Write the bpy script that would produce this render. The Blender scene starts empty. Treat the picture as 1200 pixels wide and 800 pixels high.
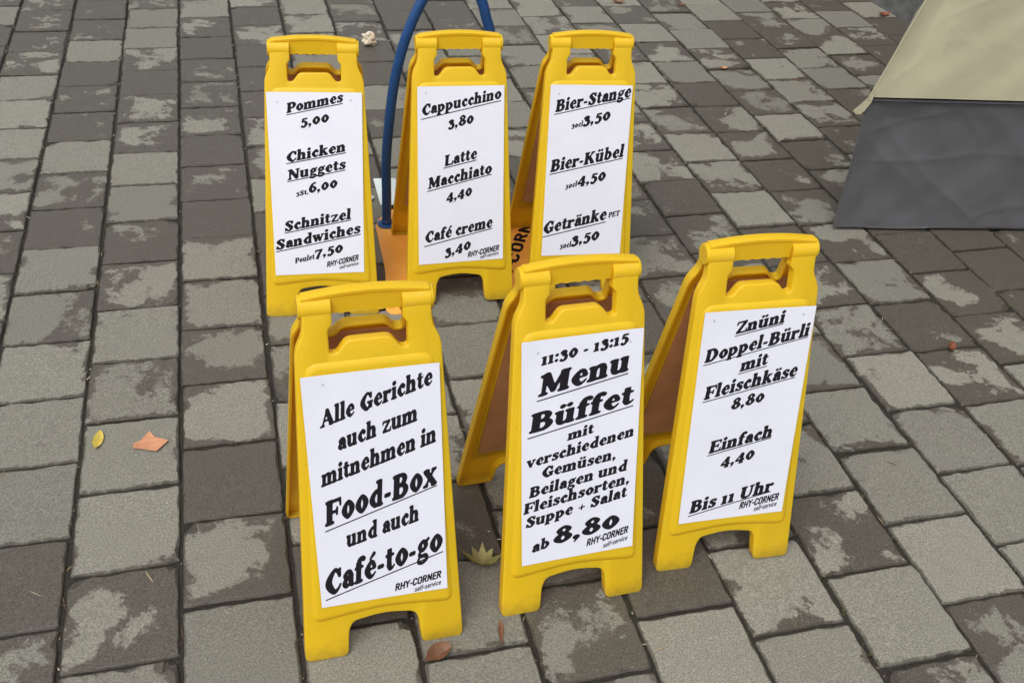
import bpy, bmesh, math, random
import numpy as np
from mathutils import Vector, Matrix, noise

R = math.radians
random.seed(11)
SC = bpy.context.scene
COL = SC.collection

# ------------------------------------------------------------------ camera, sky, sun, exposure
cam_d = bpy.data.cameras.new('camera')
cam = bpy.data.objects.new('camera', cam_d)
COL.objects.link(cam)
PITCH, ROLL = 36.848, 5.196
cam.matrix_world = (Matrix.Translation((0, 0, 1.508)) @ Matrix.Rotation(R(90 - PITCH), 4, 'X') @ Matrix.Rotation(R(ROLL), 4, 'Z'))
cam_d.sensor_width = 36.0
cam_d.lens = 1202.43 / 1200 * 36
cam_d.clip_start = 0.05
cam_d.clip_end = 3000
SC.camera = cam

SUN_EL, SUN_AZ = 58.0, 205.0          # azimuth clockwise from +Y: behind the camera, a little to the left
w = bpy.data.worlds.new('World')
SC.world = w
w.use_nodes = True
nt = w.node_tree
bg = nt.nodes['Background']
sky = nt.nodes.new('ShaderNodeTexSky')
sky.sky_type = 'NISHITA'
sky.sun_disc = False
sky.sun_elevation = R(SUN_EL)
sky.sun_rotation = R(SUN_AZ)
sky.air_density = 1.0
sky.dust_density = 4.0
hsv = nt.nodes.new('ShaderNodeHueSaturation')   # a cloud layer greys the blue of the sky
hsv.inputs['Saturation'].default_value = 0.30
nt.links.new(sky.outputs[0], hsv.inputs['Color'])
nt.links.new(hsv.outputs[0], bg.inputs[0])
bg.inputs[1].default_value = 0.135
sun_d = bpy.data.lights.new('sun', 'SUN')
sun_d.energy = 0.9
sun_d.angle = R(40)
sun_d.color = (1.0, 0.97, 0.92)
sun = bpy.data.objects.new('sun', sun_d)
COL.objects.link(sun)
_sd = Vector((math.sin(R(SUN_AZ)) * math.cos(R(SUN_EL)), math.cos(R(SUN_AZ)) * math.cos(R(SUN_EL)), math.sin(R(SUN_EL))))
sun.rotation_euler = _sd.to_track_quat('Z', 'Y').to_euler()
sun.location = (-2, -3, 6)
SC.view_settings.view_transform = 'Standard'
SC.view_settings.look = 'None'
SC.view_settings.gamma = 1
SC.view_settings.exposure = 0.47
SC.view_settings.use_curve_mapping = False
SC.render.engine = 'CYCLES'

# ------------------------------------------------------------------ helpers
class NT:
    """small node-graph helper"""
    def __init__(s, name):
        s.m = bpy.data.materials.new(name)
        s.m.use_nodes = True
        s.t = s.m.node_tree
        s.b = s.t.nodes['Principled BSDF']
    def n(s, kind, **kw):
        nd = s.t.nodes.new('ShaderNode' + kind)
        for k, v in kw.items():
            if k in nd.inputs: nd.inputs[k].default_value = v
            else: setattr(nd, k, v)
        return nd
    def l(s, a, b): s.t.links.new(a, b)
    def noise(s, scale, detail=4, rough=.55, vec=None, dist=0):
        nd = s.n('TexNoise', Scale=scale, Detail=detail, Roughness=rough, Distortion=dist)
        if vec is not None: s.l(vec, nd.inputs['Vector'])
        return nd.outputs['Fac']
    def obj(s): return s.n('TexCoord').outputs['Object']
    def math(s, op, a, b=None, clamp=False):
        nd = s.n('Math', operation=op, use_clamp=clamp)
        for i, x in enumerate((a, b)):
            if x is None: continue
            if isinstance(x, (int, float)): nd.inputs[i].default_value = x
            else: s.l(x, nd.inputs[i])
        return nd.outputs[0]
    def ramp(s, fac, stops, interp='LINEAR'):
        nd = s.n('ValToRGB')
        nd.color_ramp.interpolation = interp
        e = nd.color_ramp.elements
        while len(e) < len(stops): e.new(.5)
        for el, (p, c) in zip(e, stops):
            el.position = p
            el.color = c if len(c) == 4 else (*c, 1)
        s.l(fac, nd.inputs[0])
        return nd.outputs[0]
    def mix(s, fac, a, b, mode='MIX'):
        nd = s.n('Mix', data_type='RGBA', blend_type=mode)
        for idx, x in ((0, fac), (6, a), (7, b)):
            if isinstance(x, (int, float)): nd.inputs[idx].default_value = x
            elif isinstance(x, tuple): nd.inputs[idx].default_value = x if len(x) == 4 else (*x, 1)
            else: s.l(x, nd.inputs[idx])
        return nd.outputs[2]
    def bump(s, h, strength=.3, dist=.002):
        nd = s.n('Bump', Strength=strength, Distance=dist)
        s.l(h, nd.inputs['Height'])
        s.l(nd.outputs[0], s.b.inputs['Normal'])
    def base(s, c):
        if isinstance(c, tuple): s.b.inputs['Base Color'].default_value = (*c, 1)
        else: s.l(c, s.b.inputs['Base Color'])
    def rough(s, r):
        if isinstance(r, (int, float)): s.b.inputs['Roughness'].default_value = r
        else: s.l(r, s.b.inputs['Roughness'])

def simple(name, col, rough=.5, var=.12, scale=30, bump=0.0, bscale=200):
    g = NT(name)
    f = g.noise(scale, 5, .6, g.obj())
    d = tuple(c * (1 - var) for c in col); u = tuple(min(1, c * (1 + var)) for c in col)
    g.base(g.ramp(f, [(.3, d), (.7, u)]))
    g.rough(rough)
    if bump: g.bump(g.noise(bscale, 3, .6, g.obj()), bump, .001)
    return g.m

def mesh_obj(name, bm, mat=None, parent=None, smooth=None):
    me = bpy.data.meshes.new(name)
    bm.to_mesh(me); bm.free()
    if mat: me.materials.append(mat)
    if smooth is not None:
        for p in me.polygons: p.use_smooth = True
        me.set_sharp_from_angle(angle=R(smooth))
    o = bpy.data.objects.new(name, me)
    COL.objects.link(o)
    if parent is not None: o.parent = parent
    return o

def empty(name, loc, rz=0):
    o = bpy.data.objects.new(name, None)
    o.empty_display_size = .1
    COL.objects.link(o)
    o.location = loc
    o.rotation_euler = (0, 0, R(rz))
    return o

def tag(o, label=None, cat=None, group=None, kind=None):
    for k, v in (('label', label), ('category', cat), ('group', group), ('kind', kind)):
        if v: o[k] = v
    return o

def round_poly(pts, rad, seg=4):
    """round the corners of a closed polygon; rad one number or one per corner"""
    out = []
    n = len(pts)
    for i in range(n):
        p = Vector(pts[i]); a = Vector(pts[i - 1]); b = Vector(pts[(i + 1) % n])
        r = rad[i] if isinstance(rad, (list, tuple)) else rad
        da, db = a - p, b - p
        t = min(r, da.length * .48, db.length * .48)
        if t < 1e-5:
            out.append((p.x, p.y)); continue
        s, e = p + da.normalized() * t, p + db.normalized() * t
        for k in range(seg + 1):
            u = k / seg
            q = s * (1 - u) ** 2 + p * 2 * u * (1 - u) + e * u * u
            out.append((q.x, q.y))
    return out

def inset(pts, d):
    """inset a CCW polygon by d (positive shrinks)"""
    n = len(pts); out = []
    for i in range(n):
        p = np.array(pts[i]); a = p - np.array(pts[i - 1]); b = np.array(pts[(i + 1) % n]) - p
        la, lb = np.hypot(*a), np.hypot(*b)
        na = np.array([-a[1], a[0]]) / max(la, 1e-9); nb = np.array([-b[1], b[0]]) / max(lb, 1e-9)
        m = na + nb; k = max(.35, (m @ m) / 2)
        out.append(tuple(p + m / k * d))
    return out

def loft(bm, poly, levels, xf, cap0=True, cap1=True):
    """rings of poly at (inset, height); xf maps (u, v, w) to a point"""
    rings = []
    for d, h in levels:
        q = inset(poly, d) if abs(d) > 1e-7 else poly
        rings.append([bm.verts.new(xf(u, v, h)) for u, v in q])
    n = len(poly)
    for a, b in zip(rings, rings[1:]):
        for i in range(n):
            j = (i + 1) % n
            bm.faces.new((a[i], a[j], b[j], b[i]))
    if cap0: bm.faces.new(rings[0][::-1])
    if cap1: bm.faces.new(rings[-1])

def tube(bm, pts, rad, seg=14, caps=True):
    pts = [Vector(p) for p in pts]
    rings = []
    prev = None
    for i, p in enumerate(pts):
        t = (pts[min(i + 1, len(pts) - 1)] - pts[max(i - 1, 0)]).normalized()
        if prev is None:
            up = Vector((0, 0, 1)) if abs(t.z) < .9 else Vector((1, 0, 0))
            x = t.cross(up).normalized()
        else:
            x = (prev - t * prev.dot(t)).normalized()
        prev = x
        y = t.cross(x)
        r = rad[i] if isinstance(rad, (list, tuple)) else rad
        rings.append([bm.verts.new(p + (x * math.cos(2 * math.pi * k / seg) + y * math.sin(2 * math.pi * k / seg)) * r) for k in range(seg)])
    for a, b in zip(rings, rings[1:]):
        for k in range(seg):
            bm.faces.new((a[k], a[(k + 1) % seg], b[(k + 1) % seg], b[k]))
    if caps:
        bm.faces.new(rings[0][::-1]); bm.faces.new(rings[-1])

def catmull(pts, closed=False, n=8):
    P = [np.array(p, float) for p in pts]
    m = len(P); out = []
    segs = m if closed else m - 1
    for i in range(segs):
        p1, p2 = P[i % m], P[(i + 1) % m]
        p0 = P[(i - 1) % m] if closed or i > 0 else 2 * p1 - p2
        p3 = P[(i + 2) % m] if closed or i + 2 < m else 2 * p2 - p1
        for k in range(n):
            t = k / n
            out.append(.5 * ((2 * p1) + (-p0 + p2) * t + (2 * p0 - 5 * p1 + 4 * p2 - p3) * t * t + (-p0 + 3 * p1 - 3 * p2 + p3) * t ** 3))
    if not closed: out.append(P[-1])
    return out

# ------------------------------------------------------------------ lettering: each glyph is a union of soft strokes, outlined into flat ink
# s: upright stem (x, y0, y1, half width)   f: rounded bar (x, half length, y[, half height])   c: brush curve [(x, y, radius)...]   o: closed brush curve   d: dot
def _f(x, h, y, t=6): return ('f', x, h, y, t)
def _s(x, a, b, r=13): return ('s', x, a, b, r)
def _c(*p): return ('c', p)
def _o(*p): return ('o', p)
def _d(x, y, r=14): return ('d', x, y, r)
_n = [_s(17, 0, 66), _f(17, 21, 6), _f(9, 11, 62), _c((24, 50, 7), (36, 62, 8), (50, 58, 12), (55, 44, 13)), _s(55, 0, 46), _f(55, 20, 6)]
_u = [_s(17, 24, 70), _f(10, 13, 64), _c((17, 26, 13), (21, 12, 11), (34, 7, 8), (50, 18, 7)), _s(56, 0, 70), _f(49, 13, 64), _f(62, 13, 6)]
_a = [_d(17, 49, 11), _c((14, 55, 6), (26, 64, 7), (40, 60, 10), (46, 46, 12)), _s(47, 8, 48, 12), _c((46, 38, 6), (26, 36, 9), (15, 21, 13), (24, 8, 9), (36, 11, 6), (46, 20, 7)), _c((48, 12, 11), (55, 6, 7), (62, 7, 4))]
_e = [_c((16, 36, 5), (54, 38, 5)), _c((53, 42, 9), (44, 60, 9), (30, 63, 8), (15, 35, 14), (30, 8, 10), (46, 9, 6), (57, 19, 4))]
G = {
 'n': (80, _n), 'u': (80, _u), 'a': (66, _a), 'e': (66, _e),
 'ü': (80, _u + [_d(24, 90, 11), _d(50, 90, 11)]), 'ä': (66, _a + [_d(19, 86, 10), _d(44, 86, 10)]), 'é': (66, _e + [_c((30, 78, 5), (48, 94, 9))]),
 'm': (118, _n + [_c((62, 50, 7), (74, 62, 8), (88, 58, 12), (93, 44, 13)), _s(93, 0, 46), _f(93, 20, 6)]),
 'h': (80, [_s(17, 0, 103), _f(17, 21, 6), _f(9, 11, 97), _c((24, 50, 7), (36, 62, 8), (50, 58, 12), (55, 44, 13)), _s(55, 0, 46), _f(55, 20, 6)]),
 'i': (40, [_s(18, 0, 68), _f(18, 21, 6), _f(10, 11, 62), _d(17, 88, 14)]),
 'l': (40, [_s(18, 0, 103), _f(18, 21, 6), _f(10, 11, 97)]),
 'r': (62, [_s(17, 0, 66), _f(17, 22, 6), _f(9, 11, 62), _c((24, 46, 6), (34, 58, 8)), _d(47, 55, 13)]),
 't': (50, [_s(20, 18, 88, 12), _f(22, 23, 62), _c((20, 22, 12), (26, 9, 10), (38, 9, 6), (47, 17, 4))]),
 'b': (76, [_s(17, 4, 103, 12), _f(9, 11, 97), _c((20, 14, 6), (38, 8, 9), (56, 34, 14), (40, 61, 9), (22, 54, 6))]),
 'c': (62, [_d(46, 50, 11), _c((50, 56, 6), (42, 63, 7), (30, 63, 8), (15, 35, 14), (30, 8, 10), (46, 10, 6), (56, 20, 4))]),
 'd': (78, [_s(56, 0, 103, 12), _f(47, 12, 97), _f(62, 13, 6), _c((52, 54, 6), (36, 61, 9), (17, 34, 14), (34, 8, 9), (52, 16, 6))]),
 'f': (50, [_s(20, 0, 82), _f(21, 22, 6), _f(22, 23, 62), _c((20, 78, 13), (26, 93, 10), (40, 98, 7)), _d(46, 90, 10)]),
 'g': (66, [_o((15, 45, 11), (31, 64, 7), (47, 45, 11), (31, 27, 7)), _c((44, 60, 5), (58, 66, 7)), _c((20, 28, 6), (13, 14, 7), (26, 6, 8), (46, 4, 9), (54, -10, 9), (34, -22, 7), (13, -17, 7), (9, -6, 6), (18, 4, 6))]),
 'k': (78, [_s(17, 0, 103), _f(17, 20, 6), _f(9, 11, 97), _c((26, 34, 6), (50, 60, 7)), _f(52, 17, 64), _c((36, 40, 10), (57, 12, 12)), _f(60, 16, 6)]),
 'o': (72, [_o((16, 35, 14), (36, 64, 8), (56, 35, 14), (36, 6, 8))]),
 'p': (78, [_s(17, -24, 66), _f(18, 21, -20), _f(9, 11, 62), _c((22, 54, 6), (40, 61, 9), (58, 34, 14), (40, 8, 9), (22, 15, 6))]),
 's': (58, [_c((46, 53, 8), (36, 63, 6), (24, 62, 8), (15, 50, 11), (28, 38, 11), (43, 24, 12), (38, 9, 8), (22, 7, 6), (11, 16, 8)), _c((49, 64, 4), (49, 50, 4)), _c((8, 4, 4), (8, 20, 4))]),
 'v': (74, [_c((16, 60, 12), (36, 12, 11)), _c((36, 10, 8), (58, 60, 6)), _f(16, 18, 64), _f(58, 15, 64)]),
 'w': (98, [_c((14, 60, 11), (31, 11, 11)), _c((31, 10, 6), (47, 60, 6)), _c((46, 60, 11), (63, 11, 11)), _c((63, 10, 6), (82, 60, 6)), _f(14, 17, 64), _f(82, 14, 64), _f(46, 12, 64)]),
 'x': (74, [_c((16, 60, 12), (58, 10, 12)), _c((55, 62, 6), (16, 8, 6)), _f(17, 17, 64), _f(56, 14, 64), _f(15, 14, 6), _f(59, 16, 6)]),
 'z': (70, [_f(34, 26, 63, 7), _f(36, 28, 7, 7), _c((52, 60, 9), (16, 10, 9)), _c((9, 64, 5), (8, 48, 4)), _c((64, 6, 5), (65, 24, 4))]),
 'A': (98, [_c((15, 8, 6), (45, 94, 7)), _c((46, 90, 13), (76, 12, 15)), _f(46, 20, 34), _f(14, 17, 6), _f(78, 20, 6)]),
 'B': (92, [_s(23, 0, 100, 15), _f(20, 19, 6), _f(20, 19, 94), _c((26, 94, 6), (54, 91, 9), (65, 74, 13), (52, 56, 9), (28, 54, 6)), _c((28, 52, 6), (58, 50, 9), (72, 29, 14), (56, 8, 10), (26, 6, 6))]),
 'C': (88, [_c((74, 68, 7), (64, 88, 8), (46, 94, 9), (19, 50, 17), (46, 7, 11), (68, 12, 7), (80, 28, 5)), _c((76, 94, 6), (76, 66, 6))]),
 'D': (102, [_s(23, 0, 100, 15), _f(20, 19, 6), _f(20, 19, 94), _c((26, 94, 6), (58, 90, 10), (80, 50, 16), (58, 10, 10), (26, 6, 6))]),
 'E': (90, [_s(23, 0, 100, 15), _f(20, 19, 6), _f(20, 19, 94), _f(46, 32, 93, 7), _f(48, 34, 7, 7), _f(42, 20, 51), _c((76, 94, 6), (77, 74, 5)), _c((81, 6, 6), (82, 28, 5)), _c((62, 64, 5), (62, 40, 5))]),
 'F': (84, [_s(23, 0, 100, 15), _f(24, 24, 6), _f(20, 19, 94), _f(46, 32, 93, 7), _f(42, 20, 49), _c((77, 94, 6), (79, 70, 5)), _c((62, 62, 5), (62, 36, 5))]),
 'G': (98, [_c((76, 70, 7), (64, 90, 8), (46, 94, 9), (19, 50, 17), (46, 7, 11), (66, 12, 8)), _c((78, 94, 6), (78, 68, 6)), _s(74, 6, 44, 14), _f(72, 22, 44)]),
 'K': (104, [_s(23, 0, 100, 15), _f(23, 23, 6), _f(23, 23, 94), _c((36, 46, 7), (72, 90, 7)), _f(74, 18, 94), _c((48, 56, 12), (76, 14, 15)), _f(80, 19, 6)]),
 'L': (86, [_s(23, 0, 100, 15), _f(24, 24, 94), _f(46, 36, 7, 7), _c((78, 6, 6), (80, 34, 6))]),
 'M': (122, [_s(20, 0, 100, 8), _c((26, 92, 15), (56, 18, 11)), _c((56, 14, 8), (88, 92, 8)), _s(95, 0, 100, 15), _f(19, 18, 6), _f(16, 15, 94), _f(95, 22, 6), _f(97, 19, 94)]),
 'N': (102, [_s(20, 0, 100, 8), _c((24, 92, 14), (76, 12, 14)), _s(82, 4, 100, 8), _f(19, 18, 6), _f(14, 15, 94), _f(82, 18, 94)]),
 'P': (84, [_s(23, 0, 100, 15), _f(24, 24, 6), _f(20, 19, 94), _c((26, 94, 6), (56, 92, 10), (70, 69, 15), (56, 46, 9), (30, 46, 6))]),
 'S': (80, [_c((62, 74, 8), (54, 89, 8), (37, 94, 8), (19, 76, 14), (37, 55, 14), (58, 32, 16), (50, 9, 10), (32, 6, 8), (15, 24, 8)), _c((66, 94, 5), (66, 70, 5)), _c((10, 6, 5), (10, 32, 5))]),
 'T': (86, [_s(43, 0, 100, 15), _f(43, 24, 6), _f(43, 37, 93, 7), _c((7, 94, 6), (5, 72, 5)), _c((79, 94, 6), (81, 72, 5))]),
 'U': (100, [_s(23, 30, 100, 15), _f(23, 23, 94), _c((23, 34, 15), (29, 14, 12), (48, 7, 10), (70, 16, 8), (78, 38, 7)), _s(78, 34, 100, 7), _f(78, 18, 94)]),
 'Z': (86, [_f(41, 33, 93, 7), _f(44, 36, 7, 7), _c((66, 90, 12), (20, 10, 12)), _c((9, 94, 6), (7, 72, 5)), _c((78, 6, 6), (80, 30, 5))]),
 '0': (74, [_o((17, 35, 14), (37, 64, 8), (57, 35, 14), (37, 6, 8))]),
 '1': (48, [_s(22, 0, 72), _f(22, 21, 6), _f(12, 13, 64, 5)]),
 '2': (70, [_d(17, 50, 10), _c((14, 56, 6), (30, 64, 8), (48, 48, 13), (32, 24, 9), (15, 8, 8)), _f(38, 28, 8, 8)]),
 '3': (66, [_d(17, 50, 10), _c((14, 56, 6), (30, 64, 8), (46, 50, 12), (28, 30, 8)), _c((28, 29, 8), (50, 22, 12), (50, -6, 13), (32, -20, 8), (16, -14, 8)), _d(17, -9, 10)]),
 '4': (76, [_c((46, 64, 7), (11, 14, 7)), _f(38, 36, 6, 8), _s(50, -22, 68, 13), _f(50, 18, -19)]),
 '5': (66, [_f(38, 22, 63, 8), _c((21, 62, 6), (18, 36, 7)), _c((18, 34, 7), (36, 38, 9), (52, 12, 14), (36, -18, 9), (16, -14, 8)), _d(17, -9, 10)]),
 '6': (74, [_c((56, 94, 8), (30, 80, 11), (17, 34, 15), (37, 7, 9), (58, 32, 13), (42, 58, 8), (24, 48, 6))]),
 '7': (68, [_f(36, 28, 61, 8), _c((59, 60, 9), (38, 20, 11), (28, -16, 13)), _c((10, 64, 5), (8, 44, 4))]),
 '8': (76, [_o((20, 76, 11), (38, 95, 8), (56, 76, 11), (38, 56, 8)), _o((16, 29, 14), (38, 54, 9), (60, 29, 14), (38, 6, 8))]),
 ',': (34, [_d(15, 12, 13), _c((22, 8, 7), (11, -16, 3))]), '.': (32, [_d(15, 12, 13)]), '-': (44, [_f(20, 17, 33, 9)]),
 ':': (34, [_d(16, 12, 13), _d(16, 56, 13)]), '+': (70, [_f(35, 26, 34, 5), _s(35, 8, 60, 5)]), ' ': (34, []),
}
# figures: only slightly old-style, close to an even height
def _remap(st, fy):
    if st[0] == 's': return ('s', st[1], fy(st[2]), fy(st[3]), st[4])
    if st[0] == 'f': return ('f', st[1], st[2], fy(st[3]), st[4])
    if st[0] == 'd': return ('d', st[1], fy(st[2]), st[3])
    return (st[0], tuple((a, fy(b), c) for a, b, c in st[1]))
for _k in '023457':
    _g = (lambda y: y * 1.16 - 1) if _k in '02' else (lambda y: y * .97 + 15)
    G[_k] = (G[_k][0] + 2, [_remap(st, _g) for st in G[_k][1]])
for _k in list(G):
    if _k.islower(): G[_k] = (G[_k][0], [_remap(st, lambda y: y * 1.06) for st in G[_k][1]])
# plain sans capitals for the printed logo and its small line
def _l(*p, r=9): return ('c1', [(x, y, r) for x, y in p])
SANS = {
 'R': (66, [_l((13, 9), (13, 91), (40, 91), (50, 80), (50, 62), (40, 52), (15, 52)), _l((34, 50), (53, 9))]),
 'H': (68, [_l((13, 9), (13, 91)), _l((55, 9), (55, 91)), _l((13, 50), (55, 50))]),
 'Y': (64, [_l((9, 91), (32, 50), (32, 9)), _l((55, 91), (32, 50))]),
 '-': (36, [_l((11, 44), (27, 44))]),
 'C': (64, [_l((53, 74), (44, 90), (24, 91), (13, 78), (13, 22), (24, 9), (44, 10), (53, 26))]),
 'O': (68, [_l((24, 91), (13, 78), (13, 22), (24, 9), (44, 9), (55, 22), (55, 78), (44, 91), (24, 91))]),
 'N': (70, [_l((13, 9), (13, 91), (55, 12), (55, 91))]),
 'E': (58, [_l((50, 91), (13, 91), (13, 9), (50, 9)), _l((13, 51), (44, 51))]),
 's': (52, [_l((42, 56), (28, 64), (13, 52), (24, 38), (40, 30), (42, 14), (26, 7), (11, 14), r=7)]),
 'e': (54, [_l((12, 36), (45, 36), (42, 58), (28, 65), (14, 54), (12, 20), (24, 7), (42, 12), r=7)]),
 'l': (26, [_l((13, 7), (13, 95), r=7)]),
 'f': (36, [_l((17, 7), (17, 80), (26, 94), (33, 93), r=7), _l((6, 62), (30, 62), r=7)]),
 'r': (38, [_l((12, 7), (12, 64), r=7), _l((12, 48), (24, 63), (34, 62), r=7)]),
 'v': (50, [_l((8, 64), (25, 8), (42, 64), r=7)]),
 'i': (26, [_l((13, 7), (13, 64), r=7), _l((13, 88), (13, 90), r=8)]),
 'c': (50, [_l((42, 54), (28, 65), (14, 54), (12, 20), (24, 7), (42, 14), r=7)]),
}

def glyph_polys(ch, sans, step, _cache={}):
    key = (ch, sans, step)
    if key in _cache: return _cache[key]
    adv, strokes = (SANS if sans else G)[ch]
    if not strokes:
        _cache[key] = (adv, [], [], 0, adv); return _cache[key]
    xs = np.arange(-12, adv + 14, step, dtype=float); ys = np.arange(-38, 116, step, dtype=float)
    X, Y = np.meshgrid(xs, ys)
    D = None
    def add(d):
        nonlocal D
        if D is None: D = d; return
        k = 0.01 if sans else 5.0                      # soft joins, as ink traps of a fat old-style face
        h = np.clip(.5 + .5 * (D - d) / k, 0, 1)
        D = D * (1 - h) + d * h - k * h * (1 - h)
    def box(cx, cy, hx, hy, r):
        qx = np.abs(X - cx) - hx + r; qy = np.abs(Y - cy) - hy + r
        return np.hypot(np.maximum(qx, 0), np.maximum(qy, 0)) + np.minimum(np.maximum(qx, qy), 0) - r
    for st in strokes:
        if st[0] == 's': add(box(st[1], (st[2] + st[3]) / 2, st[4], (st[3] - st[2]) / 2, min(4, st[4] * .9)))
        elif st[0] == 'f': add(box(st[1], st[3], st[2], st[4], st[4] * .85))
        elif st[0] == 'd': add(np.hypot(X - st[1], Y - st[2]) - st[3])
        else:
            P = list(st[1]) if st[0] == 'c1' else catmull(st[1], st[0] == 'o', 7)
            if st[0] == 'o': P.append(P[0])
            d = None
            for a, b in zip(P, P[1:]):
                ax, ay, ar = a; bx, by, br = b
                vx, vy = bx - ax, by - ay
                t = np.clip(((X - ax) * vx + (Y - ay) * vy) / max(vx * vx + vy * vy, 1e-6), 0, 1)
                e = np.hypot(X - ax - vx * t, Y - ay - vy * t) - (ar + (br - ar) * t)
                d = e if d is None else np.minimum(d, e)
            add(d)
    D = (1.2 if sans else 0.7) - D                      # inside positive; a little ink spread
    verts, faces, vid = [], [], {}
    def V(key, x, y):
        if key not in vid: vid[key] = len(verts); verts.append((x, y))
        return vid[key]
    ny, nx = D.shape
    for j in range(ny - 1):
        run = None
        for i in range(nx):
            full = i < nx - 1 and D[j, i] > 0 and D[j, i + 1] > 0 and D[j + 1, i] > 0 and D[j + 1, i + 1] > 0
            if full:
                if run is None: run = i
                continue
            if run is not None:
                faces.append([V((run, j), xs[run], ys[j]), V((i, j), xs[i], ys[j]), V((i, j + 1), xs[i], ys[j + 1]), V((run, j + 1), xs[run], ys[j + 1])])
                run = None
            if i == nx - 1: break
            cs = [(i, j), (i + 1, j), (i + 1, j + 1), (i, j + 1)]
            vals = [D[c[1], c[0]] for c in cs]
            if max(vals) <= 0: continue
            poly = []
            for k in range(4):
                c0, c1 = cs[k], cs[(k + 1) % 4]; v0, v1 = vals[k], vals[(k + 1) % 4]
                if v0 > 0: poly.append(V(c0, xs[c0[0]], ys[c0[1]]))
                if (v0 > 0) != (v1 > 0):
                    t = v0 / (v0 - v1)
                    x = xs[c0[0]] + (xs[c1[0]] - xs[c0[0]]) * t; y = ys[c0[1]] + (ys[c1[1]] - ys[c0[1]]) * t
                    poly.append(V(('e',) + tuple(sorted((c0, c1))), x, y))
            if len(poly) >= 3: faces.append(poly)
    arr = np.array(verts)
    _cache[key] = (adv, arr, faces, arr[:, 0].min(), arr[:, 0].max())
    return _cache[key]

def layout(text, sans, step):
    """glyph polygons of a line in units of 1/100 cap height, starting at x = 0; returns pieces and ink width"""
    x = 0; out = []; lo = None; hi = 0
    for ch in text:
        adv, arr, faces, a, b = glyph_polys(ch, sans, step)
        if len(faces):
            out.append((arr, faces, x))
            if lo is None: lo = x + a
            hi = x + b
        x += adv
    return [(arr, f, ox - lo) for arr, f, ox in out], hi - lo

def write_line(bm, text, a, b, cap, xf, italic=.09):
    """ink a line so that it runs from baseline point a to b; letters stay upright on a rising line"""
    sans = text[0] in '#%'
    t = text[1:] if sans else text
    if not sans: cap = cap * .94
    step = 3.0 if cap > .03 else 4.0
    if sans: step = 4.5
    pcs, wd = layout(t, sans, step)
    d = (np.array(b) - np.array(a)) / wd
    for arr, faces, ox in pcs:
        vs = []
        for gx, gy in arr:
            y = gy * cap / 100
            p = np.array(a) + d * (gx + ox) + np.array([italic * y, y])
            vs.append(bm.verts.new(xf(p[0], p[1])))
        for f in faces: bm.faces.new([vs[k] for k in f])

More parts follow.
